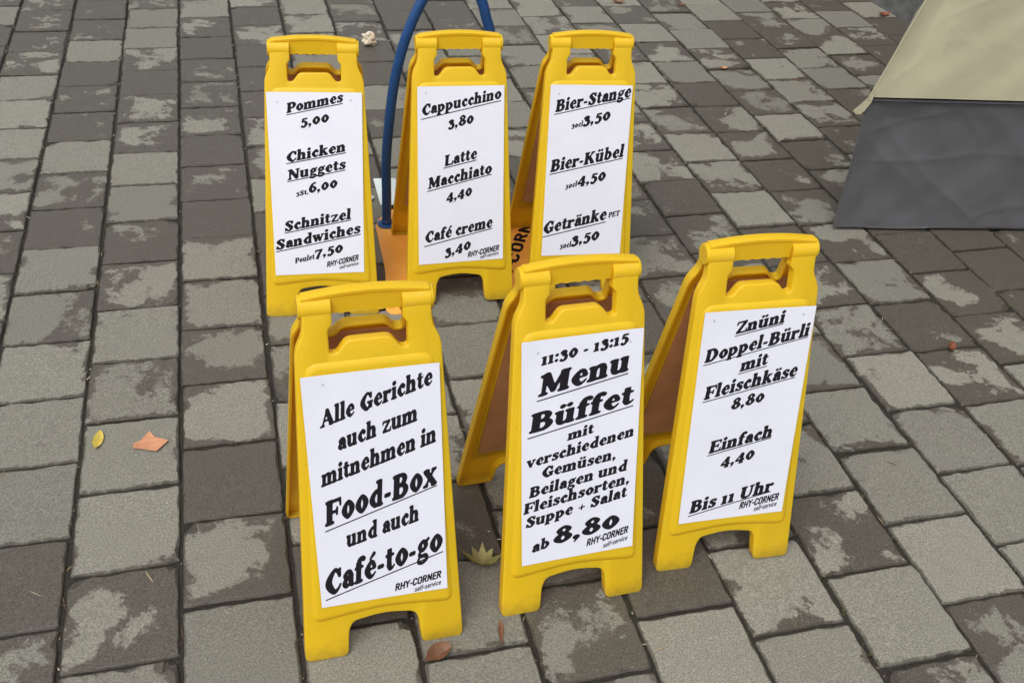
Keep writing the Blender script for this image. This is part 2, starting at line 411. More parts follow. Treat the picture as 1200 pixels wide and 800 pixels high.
# ------------------------------------------------------------------ materials
def paving_material():
    g = NT('paving_concrete')
    co = g.obj()
    at = g.n('Attribute', attribute_name='paver')
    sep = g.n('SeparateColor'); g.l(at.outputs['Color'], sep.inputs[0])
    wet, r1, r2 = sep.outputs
    uvn = g.n('UVMap', uv_map='paver_uv')
    su = g.n('SeparateXYZ'); g.l(uvn.outputs[0], su.inputs[0])
    edge = g.math('MAXIMUM', g.math('ABSOLUTE', su.outputs[0]), g.math('ABSOLUTE', su.outputs[1]))
    off = g.n('CombineXYZ')
    g.l(g.math('MULTIPLY', r1, 37.0), off.inputs[0]); g.l(g.math('MULTIPLY', r2, 53.0), off.inputs[1]); g.l(g.math('MULTIPLY', r1, 71.0), off.inputs[2])
    va = g.n('VectorMath', operation='ADD'); g.l(co, va.inputs[0]); g.l(off.outputs[0], va.inputs[1])
    n1 = g.noise(7.0, 9, .60, va.outputs[0], .35)
    n0 = g.noise(4.2, 7, .58, co, .3)                    # damp that runs on across the joints
    n1 = g.math('ADD', g.math('MULTIPLY', n1, .62), g.math('MULTIPLY', n0, .38))
    n1b = g.noise(60, 6, .7, co)
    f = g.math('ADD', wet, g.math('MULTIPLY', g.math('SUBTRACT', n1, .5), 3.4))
    f = g.math('ADD', f, g.math('MULTIPLY', g.math('SUBTRACT', n1b, .5), .62))
    f = g.math('ADD', f, g.math('MULTIPLY', g.math('POWER', edge, 7.0), .34))
    mr = g.n('MapRange', interpolation_type='SMOOTHSTEP')
    g.l(f, mr.inputs['Value']); mr.inputs['From Min'].default_value = .485; mr.inputs['From Max'].default_value = .605
    mask = mr.outputs['Result']
    # grain of the concrete: fine sand, dark and pale grit
    gr = g.noise(300, 3, .75, co)
    grit = g.n('TexVoronoi', Scale=260.0); g.l(co, grit.inputs['Vector'])
    big = g.noise(3.0, 5, .6, va.outputs[0])
    mid = g.noise(22, 5, .65, co)
    dry = g.ramp(gr, [(.30, (.098, .095, .074)), (.50, (.200, .195, .158)), (.70, (.355, .347, .292))])
    dry = g.mix(g.math('MULTIPLY', big, .30), dry, (.215, .19, .155))
    tone = g.math('ADD', .78, g.math('MULTIPLY', r2, .34))
    tn = g.n('CombineColor')
    for k in range(3): g.l(tone, tn.inputs[k])
    dry = g.mix(1.0, dry, tn.outputs[0], 'MULTIPLY')
    dry = g.mix(g.ramp(mid, [(.52, (0, 0, 0)), (.75, (.45, .45, .45))]), dry, (.16, .15, .125))
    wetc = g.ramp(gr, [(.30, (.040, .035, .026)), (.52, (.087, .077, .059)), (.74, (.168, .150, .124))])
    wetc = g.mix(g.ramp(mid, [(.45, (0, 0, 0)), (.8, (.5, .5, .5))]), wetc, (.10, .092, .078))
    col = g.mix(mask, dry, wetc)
    # a few pale mineral flecks, dark pits and rusty specks
    spk = g.ramp(grit.outputs['Distance'], [(.0, (1, 1, 1)), (.16, (0, 0, 0))])
    pick = g.ramp(g.noise(95, 2, .5, co), [(.60, (0, 0, 0)), (.66, (1, 1, 1))])
    col = g.mix(g.math('MULTIPLY', spk, g.math('MULTIPLY', pick, .65)), col, (.62, .61, .57))
    pit = g.ramp(g.noise(150, 3, .6, co), [(.66, (0, 0, 0)), (.72, (1, 1, 1))])
    col = g.mix(g.math('MULTIPLY', pit, .55), col, (.055, .05, .042))
    # dirt clinging to the worn arrises
    em = g.ramp(g.math('ADD', edge, g.math('MULTIPLY', g.math('SUBTRACT', n1b, .5), .16)), [(.962, (0, 0, 0)), (1.0, (.65, .65, .65))])
    col = g.mix(em, col, (.035, .030, .022))
    rust = g.ramp(g.noise(5.5, 4, .6, co), [(.68, (0, 0, 0)), (.80, (.35, .35, .35))])
    col = g.mix(rust, col, (.21, .13, .085))
    g.base(col)
    ro = g.n('Mix', data_type='FLOAT'); g.l(mask, ro.inputs[0]); ro.inputs[2].default_value = .9; ro.inputs[3].default_value = .50
    g.rough(ro.outputs[0])
    g.b.inputs['Specular IOR Level'].default_value = .35
    g.bump(g.math('ADD', gr, g.math('MULTIPLY', pit, -1.0)), .55, .0015)
    return g.m

def joint_material():
    g = NT('joint_soil')
    co = g.obj()
    c = g.ramp(g.noise(180, 4, .7, co), [(.3, (.010, .008, .006)), (.6, (.030, .025, .018)), (.82, (.09, .078, .058))])
    moss = g.ramp(g.noise(4.5, 4, .6, co), [(.50, (0, 0, 0)), (.68, (.6, .6, .6))])
    c = g.mix(moss, c, (.030, .036, .010))
    g.base(c); g.rough(.95)
    g.bump(g.noise(300, 4, .7, co), .8, .003)
    return g.m

def plastic_material():
    g = NT('yellow_plastic')
    co = g.obj()
    v = g.noise(7, 4, .6, co)
    col = g.ramp(v, [(.3, (.87, .645, .018)), (.7, (.92, .690, .026))])
    sc = g.ramp(g.noise(38, 6, .75, co), [(.60, (0, 0, 0)), (.80, (.30, .30, .30))])
    col = g.mix(sc, col, (.52, .33, .03))
    wv = g.n('TexNoise', Scale=9.0, Detail=8.0, Roughness=.7); mp = g.n('Mapping'); mp.inputs['Scale'].default_value = (2.2, 2.2, 9); g.l(co, mp.inputs[0]); g.l(mp.outputs[0], wv.inputs['Vector'])
    col = g.mix(g.ramp(wv.outputs['Fac'], [(.60, (0, 0, 0)), (.70, (.42, .42, .42))]), col, (.86, .66, .16))
    dk = g.ramp(g.noise(120, 3, .6, co), [(.70, (0, 0, 0)), (.76, (.5, .5, .5))])
    col = g.mix(dk, col, (.30, .20, .04))
    # splash dirt on the feet: it belongs to the lowest centimetres of the sign itself
    sx = g.n('SeparateXYZ'); g.l(co, sx.inputs[0])
    low = g.n('MapRange'); g.l(g.math('ADD', sx.outputs[2], g.math('MULTIPLY', g.math('SUBTRACT', g.noise(45, 5, .7, co), .5), .07)), low.inputs['Value'])
    low.inputs['From Min'].default_value = .035; low.inputs['From Max'].default_value = -.004
    low.inputs['To Min'].default_value = 0; low.inputs['To Max'].default_value = .55
    col = g.mix(low.outputs[0], col, (.30, .20, .045))
    g.base(col)
    g.rough(g.ramp(g.noise(60, 4, .6, co), [(.3, (.34, .34, .34)), (.7, (.46, .46, .46))]))
    g.b.inputs['Specular IOR Level'].default_value = .45
    tr = g.n('BsdfTranslucent'); tr.inputs['Color'].default_value = (.97, .50, .008, 1)     # thin moulded sheet lets warm light through
    mx = g.n('MixShader'); mx.inputs[0].default_value = .37
    g.l(g.b.outputs[0], mx.inputs[1]); g.l(tr.outputs[0], mx.inputs[2])
    g.l(mx.outputs[0], g.t.nodes['Material Output'].inputs[0])
    g.bump(g.math('ADD', g.noise(26, 3, .5, co), g.math('MULTIPLY', g.noise(500, 2, .5, co), .10)), .10, .004)
    return g.m

M = {}
M['paving'] = paving_material()
M['joint'] = joint_material()
M['yellow'] = plastic_material()
M['board'] = simple('brown_hardboard', (.52, .25, .10), .7, .16, 14, .3, 260)
def paper_material():
    g = NT('printed_paper')
    co = g.obj()
    c = g.ramp(g.noise(9, 4, .6, co), [(.3, (.70, .71, .80)), (.7, (.745, .755, .84))])
    g.base(c); g.rough(.55)
    g.bump(g.noise(22, 3, .5, co), .12, .004)
    return g.m
M['paper'] = paper_material()
M['ink'] = simple('black_ink', (.011, .009, .013), .75, .25, 60)
M['ink'].node_tree.nodes['Principled BSDF'].inputs['Specular IOR Level'].default_value = .2
M['ink_thin'] = simple('grey_ink', (.075, .07, .085), .5, .2, 60)
M['glue'] = simple('dried_glue', (.52, .53, .60), .6, .1, 60)
M['blue'] = simple('blue_paint', (.010, .058, .190), .32, .14, 25, .12, 160)
def orange_material():
    g = NT('orange_paint')
    co = g.obj()
    c = g.ramp(g.noise(12, 5, .65, co), [(.3, (.92, .38, .055)), (.7, (.95, .46, .095))])
    d = g.ramp(g.noise(70, 5, .7, co), [(.62, (0, 0, 0)), (.78, (.4, .4, .4))])
    g.base(g.mix(d, c, (.62, .26, .07)))
    g.rough(.28)
    return g.m
M['orange'] = orange_material()
M['steel'] = simple('zinc_bolt', (.32, .31, .29), .4, .25, 200)
M['steel'].node_tree.nodes['Principled BSDF'].inputs['Metallic'].default_value = .7
def cloth(name, col, rough, var):
    g = NT(name)
    co = g.obj()
    c = g.ramp(g.noise(5, 6, .65, co), [(.3, tuple(k * (1 - var) for k in col)), (.7, tuple(k * (1 + var) for k in col))])
    g.base(c); g.rough(rough)
    wv = g.noise(900, 2, .5, co)
    g.bump(g.math('ADD', g.math('MULTIPLY', wv, .25), g.noise(9, 4, .55, co)), .35, .006)
    return g.m
M['beige_cloth'] = cloth('beige_canvas', (.30, .278, .185), .75, .06)
M['grey_cloth'] = cloth('grey_coated_cloth', (.088, .088, .094), .40, .09)
M['seam'] = simple('dark_seam_tape', (.035, .035, .042), .6, .2, 60)
M['wall'] = simple('weathered_concrete', (.105, .105, .102), .9, .35, 18, .6, 120)
def leaf_mat(name, a, b, scale=45):
    g = NT(name)
    co = g.obj()
    g.base(g.ramp(g.noise(scale, 5, .65, co), [(.3, a), (.7, b)]))
    g.rough(.55)
    g.bump(g.noise(160, 3, .6, co), .4, .001)
    return g.m
M['leaf_yellow'] = leaf_mat('yellow_leaf', (.42, .31, .035), (.60, .46, .09))
M['leaf_orange'] = leaf_mat('salmon_leaf', (.45, .19, .09), (.62, .31, .17), 120)
M['leaf_brown'] = leaf_mat('brown_leaf', (.11, .048, .022), (.22, .10, .05))
M['leaf_red'] = leaf_mat('red_brown_leaf', (.15, .045, .02), (.24, .085, .04))
M['leaf_green'] = leaf_mat('yellow_green_leaf', (.13, .115, .022), (.36, .33, .12), 30)
M['moss'] = leaf_mat('moss', (.030, .036, .008), (.075, .080, .020), 200)

# ------------------------------------------------------------------ ground: a laid field of square concrete pavers over dark joint soil
GY = R(17.577)
E1 = np.array([math.cos(GY), math.sin(GY)]); E2 = np.array([-math.sin(GY), math.cos(GY)])
O0 = np.array([-1.42473, 3.93236]); PW, PL = .19794, .20946
PHASE = {-3: .5, -2: .0, -1: .47, 0: .0, 1: .44, 2: .91, 3: .36, 4: .85, 5: .23, 6: .74, 7: .25, 8: .70}
def phase(k):
    if k in PHASE: return PHASE[k]
    return (.21 + .5 * (k % 2) + .05 * math.sin(k * 2.3)) % 1
def cell_of(x, y):
    d = np.array([x, y]) - O0
    k = math.floor(d @ E1 / PW)
    return k, math.floor(-(d @ E2) / PL - phase(k))

# how damp single pavers are, read off stone by stone, plus painted shade under the signs: ground point -> wetness
DAMP_SHADE = [(-0.829, 1.150, 0.95), (-0.573, 1.068, 0.55), (-0.551, 1.466, 0.90), (-0.442, 1.275, 0.55), (-0.676, 1.300, 0.00), (-0.832, 1.325, 0.00), (-0.956, 1.540, 0.05), (-0.768, 1.513, 0.10), (-0.819, 1.684, 0.38), (-0.885, 1.845, 0.40), (-0.918, 1.995, 0.15), (-1.090, 1.932, 0.12), (-1.172, 2.105, 0.10), (-0.626, 1.668, 0.20), (-0.662, 1.829, 0.50), (-0.728, 2.062, 0.30), (-0.798, 2.270, 0.42), (-1.001, 2.300, 0.75), (-1.238, 2.348, 0.80), (-1.103, 2.491, 0.20), (-1.159, 2.687, 0.08), (-0.927, 2.678, 0.60), (-0.981, 2.865, 0.90), (-1.027, 3.075, 0.62), (-1.238, 2.953, 0.62), (-1.367, 2.730, 0.08), (-1.434, 2.943, 0.55), (-1.606, 2.951, 0.10), (-1.176, 3.437, 0.85), (-1.318, 3.312, 0.82), (-1.507, 3.189, 0.70), (-1.444, 2.552, 0.25), (-1.581, 2.832, 0.05), (-1.263, 3.844, 0.70), (-1.722, 3.916, 0.85), (-1.611, 3.536, 0.20), (-1.675, 3.209, 0.30), (-1.777, 3.414, 0.50), (-1.449, 3.705, 0.15), (-1.521, 3.920, 0.35), (-1.218, 3.632, 0.75), (-1.097, 3.267, 0.60), (0.619, 1.236, 0.00), (0.477, 1.300, 0.12), (0.787, 1.304, 0.05), (0.705, 1.503, 0.45), (0.853, 1.429, 0.00), (0.975, 1.357, 0.02), (0.848, 1.620, 0.05), (1.029, 1.669, 0.02), (0.764, 2.057, 0.42), (0.957, 2.343, 0.35), (0.992, 2.073, 0.20), (1.153, 2.468, 0.82), (1.208, 2.330, 0.62), (0.844, 1.935, 0.30), (0.184, 1.160, 0.72), (0.353, 1.169, 0.00), (0.010, 1.246, 0.12), (-0.007, 1.060, 0.02), (-0.172, 1.085, 0.20), (-0.423, 1.084, 0.00), (-0.066, 1.467, 0.93), (-0.145, 2.214, 0.50), (-0.071, 1.984, 0.10), (1.315, 2.268, 0.50), (1.120, 2.621, 0.80), (1.289, 2.773, 0.90), (0.934, 2.453, 0.20), (1.123, 1.911, 0.20), (0.971, 1.800, 0.15), (0.843, 1.754, 0.05), (0.665, 1.675, 0.20), (1.408, 2.510, 0.80), (1.350, 2.637, 0.80), (1.057, 1.476, 0.05), (0.872, 1.207, 0.00), (0.699, 1.134, 0.00), (0.264, 1.255, 0.30), (0.350, 1.459, 0.93), (0.319, 1.376, 0.85), (-0.030, 1.346, 0.80), (-0.205, 1.202, 0.60), (0.121, 1.259, 0.60), (1.218, 2.614, 0.90), (1.431, 2.650, 0.90), (1.359, 2.437, 0.85), (1.101, 2.548, 0.85), (-0.516, 1.712, 0.40), (-0.550, 1.895, 0.40), (-0.603, 2.120, 0.60), (0.430, 3.248, 0.60), (0.490, 2.894, 0.70), (0.556, 2.744, 0.65), (0.698, 3.050, 0.30), (0.445, 3.030, 0.30), (0.670, 3.437, 0.35), (0.802, 3.194, 0.60), (0.770, 3.388, 0.50), (0.941, 3.158, 0.50), (0.958, 3.427, 0.30), (0.426, 2.391, 0.40), (0.655, 3.164, 0.70), (0.555, 3.342, 0.50), (0.528, 3.793, 0.15), (0.403, 3.937, 0.60), (0.486, 4.191, 0.15), (0.613, 3.650, 0.75), (0.755, 3.762, 0.40), (0.972, 3.896, 0.10), (1.316, 4.250, 0.40), (0.421, 2.669, 0.30), (0.606, 3.252, 0.20), (0.771, 2.976, 0.65), (0.375, 2.763, 0.60)]
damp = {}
for x, y, wv in DAMP_SHADE: damp[cell_of(x, y)] = wv

def build_paving():
    rng = random.Random(5)
    V, F, UV, CO = [], [], [], []
    def paver(k, n, fine):
        c = O0 + E1 * (k + .5) * PW - E2 * (n + .5 + phase(k)) * PL
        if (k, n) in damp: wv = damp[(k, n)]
        else:
            z = noise.noise(Vector((c[0] * .9, c[1] * .9, 3.3)))
            wv = min(.98, max(-.05, rng.gauss(.40 + .25 * z + .05 * min(1.5, max(0, c[1] - 2)), .27)))
        r1, r2 = rng.random(), rng.random()
        hx, hy = PW / 2 - .0028, PL / 2 - .0020
        dx, dy, rz = rng.gauss(0, .0011), rng.gauss(0, .0014), rng.gauss(0, .004)
        z0 = rng.gauss(0, .0011); tx, ty = rng.gauss(0, .005), rng.gauss(0, .005)
        seg = 9 if fine else 2
        ring = []
        cor = .0042
        for sx0, sy0, sx1, sy1 in ((-1, -1, 1, -1), (1, -1, 1, 1), (1, 1, -1, 1), (-1, 1, -1, -1)):
            for i in range(seg):
                t = i / seg
                if i == 0: t = cor / (2 * hx)
                x = (sx0 + (sx1 - sx0) * t) * hx; y = (sy0 + (sy1 - sy0) * t) * hy
                ring.append((x, y, 1))
            x = (sx0 + (sx1 - sx0) * (1 - cor / (2 * hx))) * hx; y = (sy0 + (sy1 - sy0) * (1 - cor / (2 * hx))) * hy
            ring.append((x, y, 1))
        jit = [rng.gauss(0, .0013) for _ in ring] if fine else [0] * len(ring)
        if fine:
            for cn in range(4):                          # knocked-off corners
                if rng.random() < .09:
                    dep = rng.uniform(.004, .010); i0 = cn * (seg + 1)
                    for q_ in (i0, i0 - 1): jit[q_ % len(ring)] += dep
                    jit[(i0 + 1) % len(ring)] += dep * .25; jit[(i0 - 2) % len(ring)] += dep * .25
        base = len(V); m = len(ring)
        for inset_, z in ((.0034, 0), (.0013, -.0009), (0, -.0036), (0, -.018)):
            for (x, y, _), j in zip(ring, jit):
                s = 1 - (inset_ + abs(j) * (2.2 if inset_ else 1)) / hx
                px, py = x * s + dx, y * s + dy
                qx, qy = px - py * rz, py + px * rz
                P = c + E1 * qx + E2 * qy
                V.append((P[0], P[1], z0 + z + qx * tx + qy * ty))
        def face(idx, uvs):
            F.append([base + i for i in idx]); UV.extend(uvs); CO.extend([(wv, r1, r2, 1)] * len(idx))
        uv = [(x / hx, y / hy) for x, y, _ in ring]
        top = [(u * .955, v * .955) for u, v in uv]
        face(range(m), top)
        for lv in range(3):
            ua = top if lv == 0 else uv
            for i in range(m):
                j = (i + 1) % m
                face((lv * m + i, (lv + 1) * m + i, (lv + 1) * m + j, lv * m + j), (ua[i], uv[i], uv[j], ua[j]))
    for k in range(-22, 46):
        for n in range(-42, 40):
            c = O0 + E1 * (k + .5) * PW - E2 * (n + .5 + phase(k)) * PL
            if -7 < c[0] < 8 and -2 < c[1] < 12:
                paver(k, n, -2.8 < c[0] < 2.4 and .6 < c[1] < 4.2)
    me = bpy.data.meshes.new('paving')
    me.from_pydata(V, [], F)
    ul = me.uv_layers.new(name='paver_uv'); ul.data.foreach_set('uv', np.array(UV, dtype=np.float32).ravel())
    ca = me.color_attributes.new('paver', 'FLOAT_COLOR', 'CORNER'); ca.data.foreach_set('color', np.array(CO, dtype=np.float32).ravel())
    me.materials.append(M['paving'])
    o = bpy.data.objects.new('paving', me); COL.objects.link(o)
    tag(o, 'field of grey square concrete pavers with damp patches', None, None, 'structure')
    bm = bmesh.new()
    s = 300
    vs = [bm.verts.new((x, y, -.0070)) for x, y in ((-s, -s), (s, -s), (s, s), (-s, s))]
    bm.faces.new(vs)
    g = mesh_obj('ground', bm, M['joint'])
    tag(g, 'dark soil and moss in the joints below the pavers', None, None, 'structure')
build_paving()

# ------------------------------------------------------------------ concrete wall at the far right; unseen height and near end added to shade the right
def build_wall():
    a, b = np.array([.930, 6.32]), np.array([3.02, 1.435])
    d = (b - a) / np.hypot(*(b - a)); nrm = np.array([-d[1], d[0]])      # towards the far side
    root = empty('concrete_wall', (a[0], a[1], 0))
    tag(root, 'dark grey weathered concrete wall rising from the paving behind the tent', 'wall')
    L = np.hypot(*(b - a))
    def sheet(s0, s1, t0, t1, z0, z1, ns, nz):
        """front and back skins with weathered relief, closed at the rim"""
        bm = bmesh.new()
        lay = []
        for t in (t0, t1):
            gv = []
            for j in range(nz + 1):
                row = []
                for i in range(ns + 1):
                    s = s0 + (s1 - s0) * i / ns; z = z0 + (z1 - z0) * j / nz
                    r = .006 * noise.noise(Vector((s * 4, z * 6, t))) + .003 * noise.noise(Vector((s * 22, z * 3, t + 5)))
                    p = d * s + nrm * (t + r)
                    row.append(bm.verts.new((p[0], p[1], z)))
                gv.append(row)
            lay.append(gv)
        f, k = lay
        for j in range(nz):
            for i in range(ns):
                bm.faces.new((f[j][i], f[j][i + 1], f[j + 1][i + 1], f[j + 1][i])); bm.faces.new((k[j][i], k[j + 1][i], k[j + 1][i + 1], k[j][i + 1]))
        for i in range(ns):
            bm.faces.new((f[0][i + 1], f[0][i], k[0][i], k[0][i + 1])); bm.faces.new((f[nz][i], f[nz][i + 1], k[nz][i + 1], k[nz][i]))
        for j in range(nz):
            bm.faces.new((f[j][0], f[j + 1][0], k[j + 1][0], k[j][0])); bm.faces.new((f[j + 1][ns], f[j][ns], k[j][ns], k[j + 1][ns]))
        bmesh.ops.recalc_face_normals(bm, faces=bm.faces)
        return bm
    mesh_obj('wall_body', sheet(0, L, .02, .32, -.02, 3.0, 160, 80), M['wall'], root, 50)
    mesh_obj('coping', sheet(-.03, L + .03, -.03, .37, 3.002, 3.07, 60, 2), M['wall'], root, 50)
build_wall()

# ------------------------------------------------------------------ tent: grey coated skirt below, beige canvas above
def build_tent():
    A = np.array([.924, 2.7085]); ex = np.array([.98728, .15901]); by = np.array([-.15901, .98728])
    W, D = .84, .66
    root = empty('tent', (A[0], A[1], 0), math.degrees(math.atan2(ex[1], ex[0])))
    tag(root, 'beige canvas tent with a grey skirt standing on the pavers', 'tent')
    SK = (math.cos(R(50)), math.sin(R(50)))           # the ground plan is a skewed four-sided one: its near left corner is sharp
    def corners(s, b, z):
        b = b / SK[1]; s = s - b * SK[0]
        return [(s_ + b_ * SK[0], b_ * SK[1], z) for s_, b_ in ((s, b), (W - s, b), (W - s, D - b), (s, D - b))]
    def walls(bm, lo, hi, nu, nv, amp, seed, thick=.003, sag=0.0, hem=0.0):
        """four cloth sides between two rectangles, creased, with real thickness"""
        for side in range(4):
            p0, p1 = np.array(lo[side]), np.array(lo[(side + 1) % 4]); q0, q1 = np.array(hi[side]), np.array(hi[(side + 1) % 4])
            nr = np.cross(p1 - p0, q0 - p0); nr = nr / np.linalg.norm(nr)
            layers = []
            for off in (0, -thick):
                gv = []
                for j in range(nv + 1):
                    row = []
                    for i in range(nu + 1):
                        u, t = i / nu, j / nv
                        p = (p0 * (1 - u) + p1 * u) * (1 - t) + (q0 * (1 - u) + q1 * u) * t
                        x, y = u * np.linalg.norm(p1 - p0), t * np.linalg.norm(q0 - p0)
                        fade = min(1, 14 * u * (1 - u)) * min(1, .25 + 5 * (1 - t)) * min(1, .35 + 5 * t)
                        k = noise.noise(Vector((x * 3.1 + y * 1.4, y * 2.2 - x * .7, seed + side)))
                        k2 = noise.noise(Vector((x * 9 - y * 7.5, y * 4.5, seed + 9.1 + side)))
                        k3 = abs(noise.noise(Vector((x * 5.2 + y * 5.5, (y - x) * 1.3, seed + 4.7 + side))))
                        k4 = (1 - abs(noise.noise(Vector((x * 4.6 + y * 5.2, (y - x) * 1.1 + .3 * k, seed + 21.3 + side))))) ** 9
                        k5 = (1 - abs(noise.noise(Vector((x * 2.2 - y * 6.8, (y + x) * 2.0, seed + 33.3 + side))))) ** 12
                        p = p + nr * (off + amp * fade * (1.1 * k + .3 * k2 - .8 * k3 + .24 * k4 + .12 * k5))
                        if hem and j == 0:
                            p = p + np.array([0, 0, hem * (.6 + noise.noise(Vector((x * 3.7, seed, 2.2))))])
                        row.append(bm.verts.new(p))
                    gv.append(row)
                layers.append(gv)
            f, b = layers
            for j in range(nv):
                for i in range(nu):
                    bm.faces.new((f[j][i], f[j][i + 1], f[j + 1][i + 1], f[j + 1][i]))
                    bm.faces.new((b[j][i], b[j + 1][i], b[j + 1][i + 1], b[j][i + 1]))
            for i in range(nu):
                bm.faces.new((f[0][i + 1], f[0][i], b[0][i], b[0][i + 1])); bm.faces.new((f[nv][i], f[nv][i + 1], b[nv][i + 1], b[nv][i]))
            for j in range(nv):
                bm.faces.new((f[j][0], f[j + 1][0], b[j + 1][0], b[j][0])); bm.faces.new((f[j + 1][nu], f[j][nu], b[j][nu], b[j + 1][nu]))
    sm = (.0103, .0353, .4037)
    bm = bmesh.new(); walls(bm, corners(0, 0, .004), corners(*sm), 150, 66, .016, 1.0, hem=.014)
    mesh_obj('skirt', bm, M['grey_cloth'], root, 60)
    bm = bmesh.new()
    up = (.0103 + .615 * .42, .0353 + .527 * .42, .4037 + .42)
    walls(bm, corners(sm[0] - .002, sm[1] - .002, sm[2] + .006), corners(*up), 150, 90, .018, 6.0)
    # closed ridge on top
    c = corners(up[0] - .001, up[1] - .001, up[2] - .002)
    rv = [bm.verts.new(p) for p in c]
    m0 = [(c[0][k] + c[3][k]) / 2 for k in range(3)]; m1 = [(c[1][k] + c[2][k]) / 2 for k in range(3)]
    r0 = bm.verts.new((m0[0] + .05, m0[1], m0[2] + .04)); r1 = bm.verts.new((m1[0] - .05, m1[1], m1[2] + .04))
    bm.faces.new((rv[0], rv[1], r1, r0)); bm.faces.new((rv[1], rv[2], r1)); bm.faces.new((rv[2], rv[3], r0, r1)); bm.faces.new((rv[3], rv[0], r0))
    mesh_obj('canopy', bm, M['beige_cloth'], root, 60)
    bm = bmesh.new()
    c0 = corners(sm[0] - .004, sm[1] - .006, sm[2] - .002)
    for k in range(4):
        a, b = Vector(c0[k]), Vector(c0[(k + 1) % 4])
        pts = [a.lerp(b, i / 40) + Vector((0, 0, .0012 * noise.noise(Vector((i * .4, k, 0))))) for i in range(41)]
        tube(bm, pts, .0034, 8)
    mesh_obj('seam_tape', bm, M['seam'], root, 60)
    # loose corner of the canvas that hangs past the skirt
    bm = bmesh.new()
    P = [(.020, .026, .428), (.003, .030, .404), (-.010, .034, .384), (-.024, .036, .366), (-.018, .030, .360), (-.006, .024, .362), (.002, .022, .374), (.014, .022, .398)]
    fr = [bm.verts.new(p) for p in P]; bk = [bm.verts.new((p[0] + .002, p[1] + .006, p[2])) for p in P]
    bm.faces.new(fr); bm.faces.new(bk[::-1])
    for i in range(len(P)): bm.faces.new((fr[i], bk[i], bk[(i + 1) % len(P)], fr[(i + 1) % len(P)]))
    bmesh.ops.recalc_face_normals(bm, faces=bm.faces)
    mesh_obj('corner_flap', bm, M['beige_cloth'], root, 50)
build_tent()

# ------------------------------------------------------------------ orange base plate with a blue tubular arch
def build_stand():
    B0 = Vector((-.383, 2.500, 0)); yaw = R(15); ax = Vector((math.cos(yaw), math.sin(yaw), 0))
    root = empty('tube_stand', B0, 0)
    tag(root, 'blue tubular arch on a flat lettered orange base plate between the back signs', 'stand')
    T = .006
    outline = [(-.322, 2.092), (-.262, 2.090), (-.212, 2.110), (-.222, 2.25), (-.262, 2.40), (-.245, 2.50), (-.195, 2.53), (-.14, 2.51), (-.10, 2.44), (-.078, 2.34), (-.070, 2.27), (-.068, 2.222), (-.03, 2.212),
               (.006, 2.235), (.030, 2.33), (.036, 2.44), (.030, 2.535), (-.002, 2.60), (-.06, 2.68), (-.16, 2.715), (-.29, 2.68), (-.385, 2.58), (-.412, 2.50), (-.396, 2.43), (-.350, 2.26)]
    poly = [(p[0] - B0.x, p[1] - B0.y) for p in catmull(outline, True, 4)]
    area = sum(poly[i - 1][0] * poly[i][1] - poly[i][0] * poly[i - 1][1] for i in range(len(poly)))
    if area < 0: poly = poly[::-1]
    bm = bmesh.new()
    loft(bm, poly, [(0, .0004), (0, T - .0015), (.0012, T)], lambda u, v, h: (u, v, h))
    plate = mesh_obj('base_plate', bm, M['orange'], root, 40)
    bm = bmesh.new()
    spots = [('R', -.040, 2.246), ('H', -.036, 2.282), ('Y', -.031, 2.316), ('-', -.024, 2.350), ('C', -.0175, 2.384), ('O', -.010, 2.441), ('R', -.002, 2.495), ('N', .009, 2.548), ('E', -.006, 2.602), ('R', -.040, 2.642)]
    for i, (ch, x, y) in enumerate(spots):
        x0, y0 = spots[max(0, i - 1)][1:]; x1, y1 = spots[min(len(spots) - 1, i + 1)][1:]
        if ch == 'N': x1, y1 = x, y
        d = np.array([x1 - x0, y1 - y0]); d = d / np.hypot(*d); n = np.array([-d[1], d[0]])
        adv, arr, faces, a, b = glyph_polys(ch, True, 4.5)
        vs = []
        for gx, gy in arr:
            P = np.array([x - B0.x, y - B0.y]) + d * (gx - adv / 2) * .00076 + n * (gy - 50) * .00034
            vs.append(bm.verts.new((P[0], P[1], T + .0004)))
        for f in faces: bm.faces.new([vs[k] for k in f])
    mesh_obj('lettering', bm, M['ink'], plate)
    L = .325
    bm = bmesh.new()
    bend = [(0, T), (0, .10), (-.001, .20), (.005, .296), (.018, .415), (.037, .506), (.058, .572), (.088, .640), (.118, .683), (.163, .703), (.208, .684), (.237, .643), (.252, .598), (.266, .554), (.282, .46), (.292, .36), (.298, .25), (.300, .12), (.300, T)]
    L = .300
    pts = [ax * p[0] + Vector((0, 0, p[1])) for p in catmull(bend, False, 4)]
    tube(bm, pts, .0133, 20)
    mesh_obj('tube_arch', bm, M['blue'], root, 50)
    for s in (0, L):
        bm = bmesh.new()
        c = ax * s
        prof = [(.0255, T), (.0265, T + .0015), (.0262, T + .0035), (.024, T + .005), (.0145, T + .006), (.0145, T + .014), (.0132, T + .0155)]
        rings = [[bm.verts.new((c.x + r * math.cos(2 * math.pi * k / 28), c.y + r * math.sin(2 * math.pi * k / 28), z)) for k in range(28)] for r, z in prof]
        for r0, r1 in zip(rings, rings[1:]):
            for k in range(28): bm.faces.new((r0[k], r0[(k + 1) % 28], r1[(k + 1) % 28], r1[k]))
        bm.faces.new(rings[0][::-1]); bm.faces.new(rings[-1])
        mesh_obj('flange', bm, M['blue'], root, 40)
    bm = bmesh.new()
    hexa = [(.0075 * math.cos(math.pi / 3 * k), .0075 * math.sin(math.pi / 3 * k)) for k in range(6)]
    loft(bm, round_poly(hexa, .001, 2), [(0, T), (0, T + .006), (.0012, T + .007)], lambda u, v, z: (u + .064, v - .005, z))
    mesh_obj('bolt', bm, M['steel'], root, 40)
build_stand()

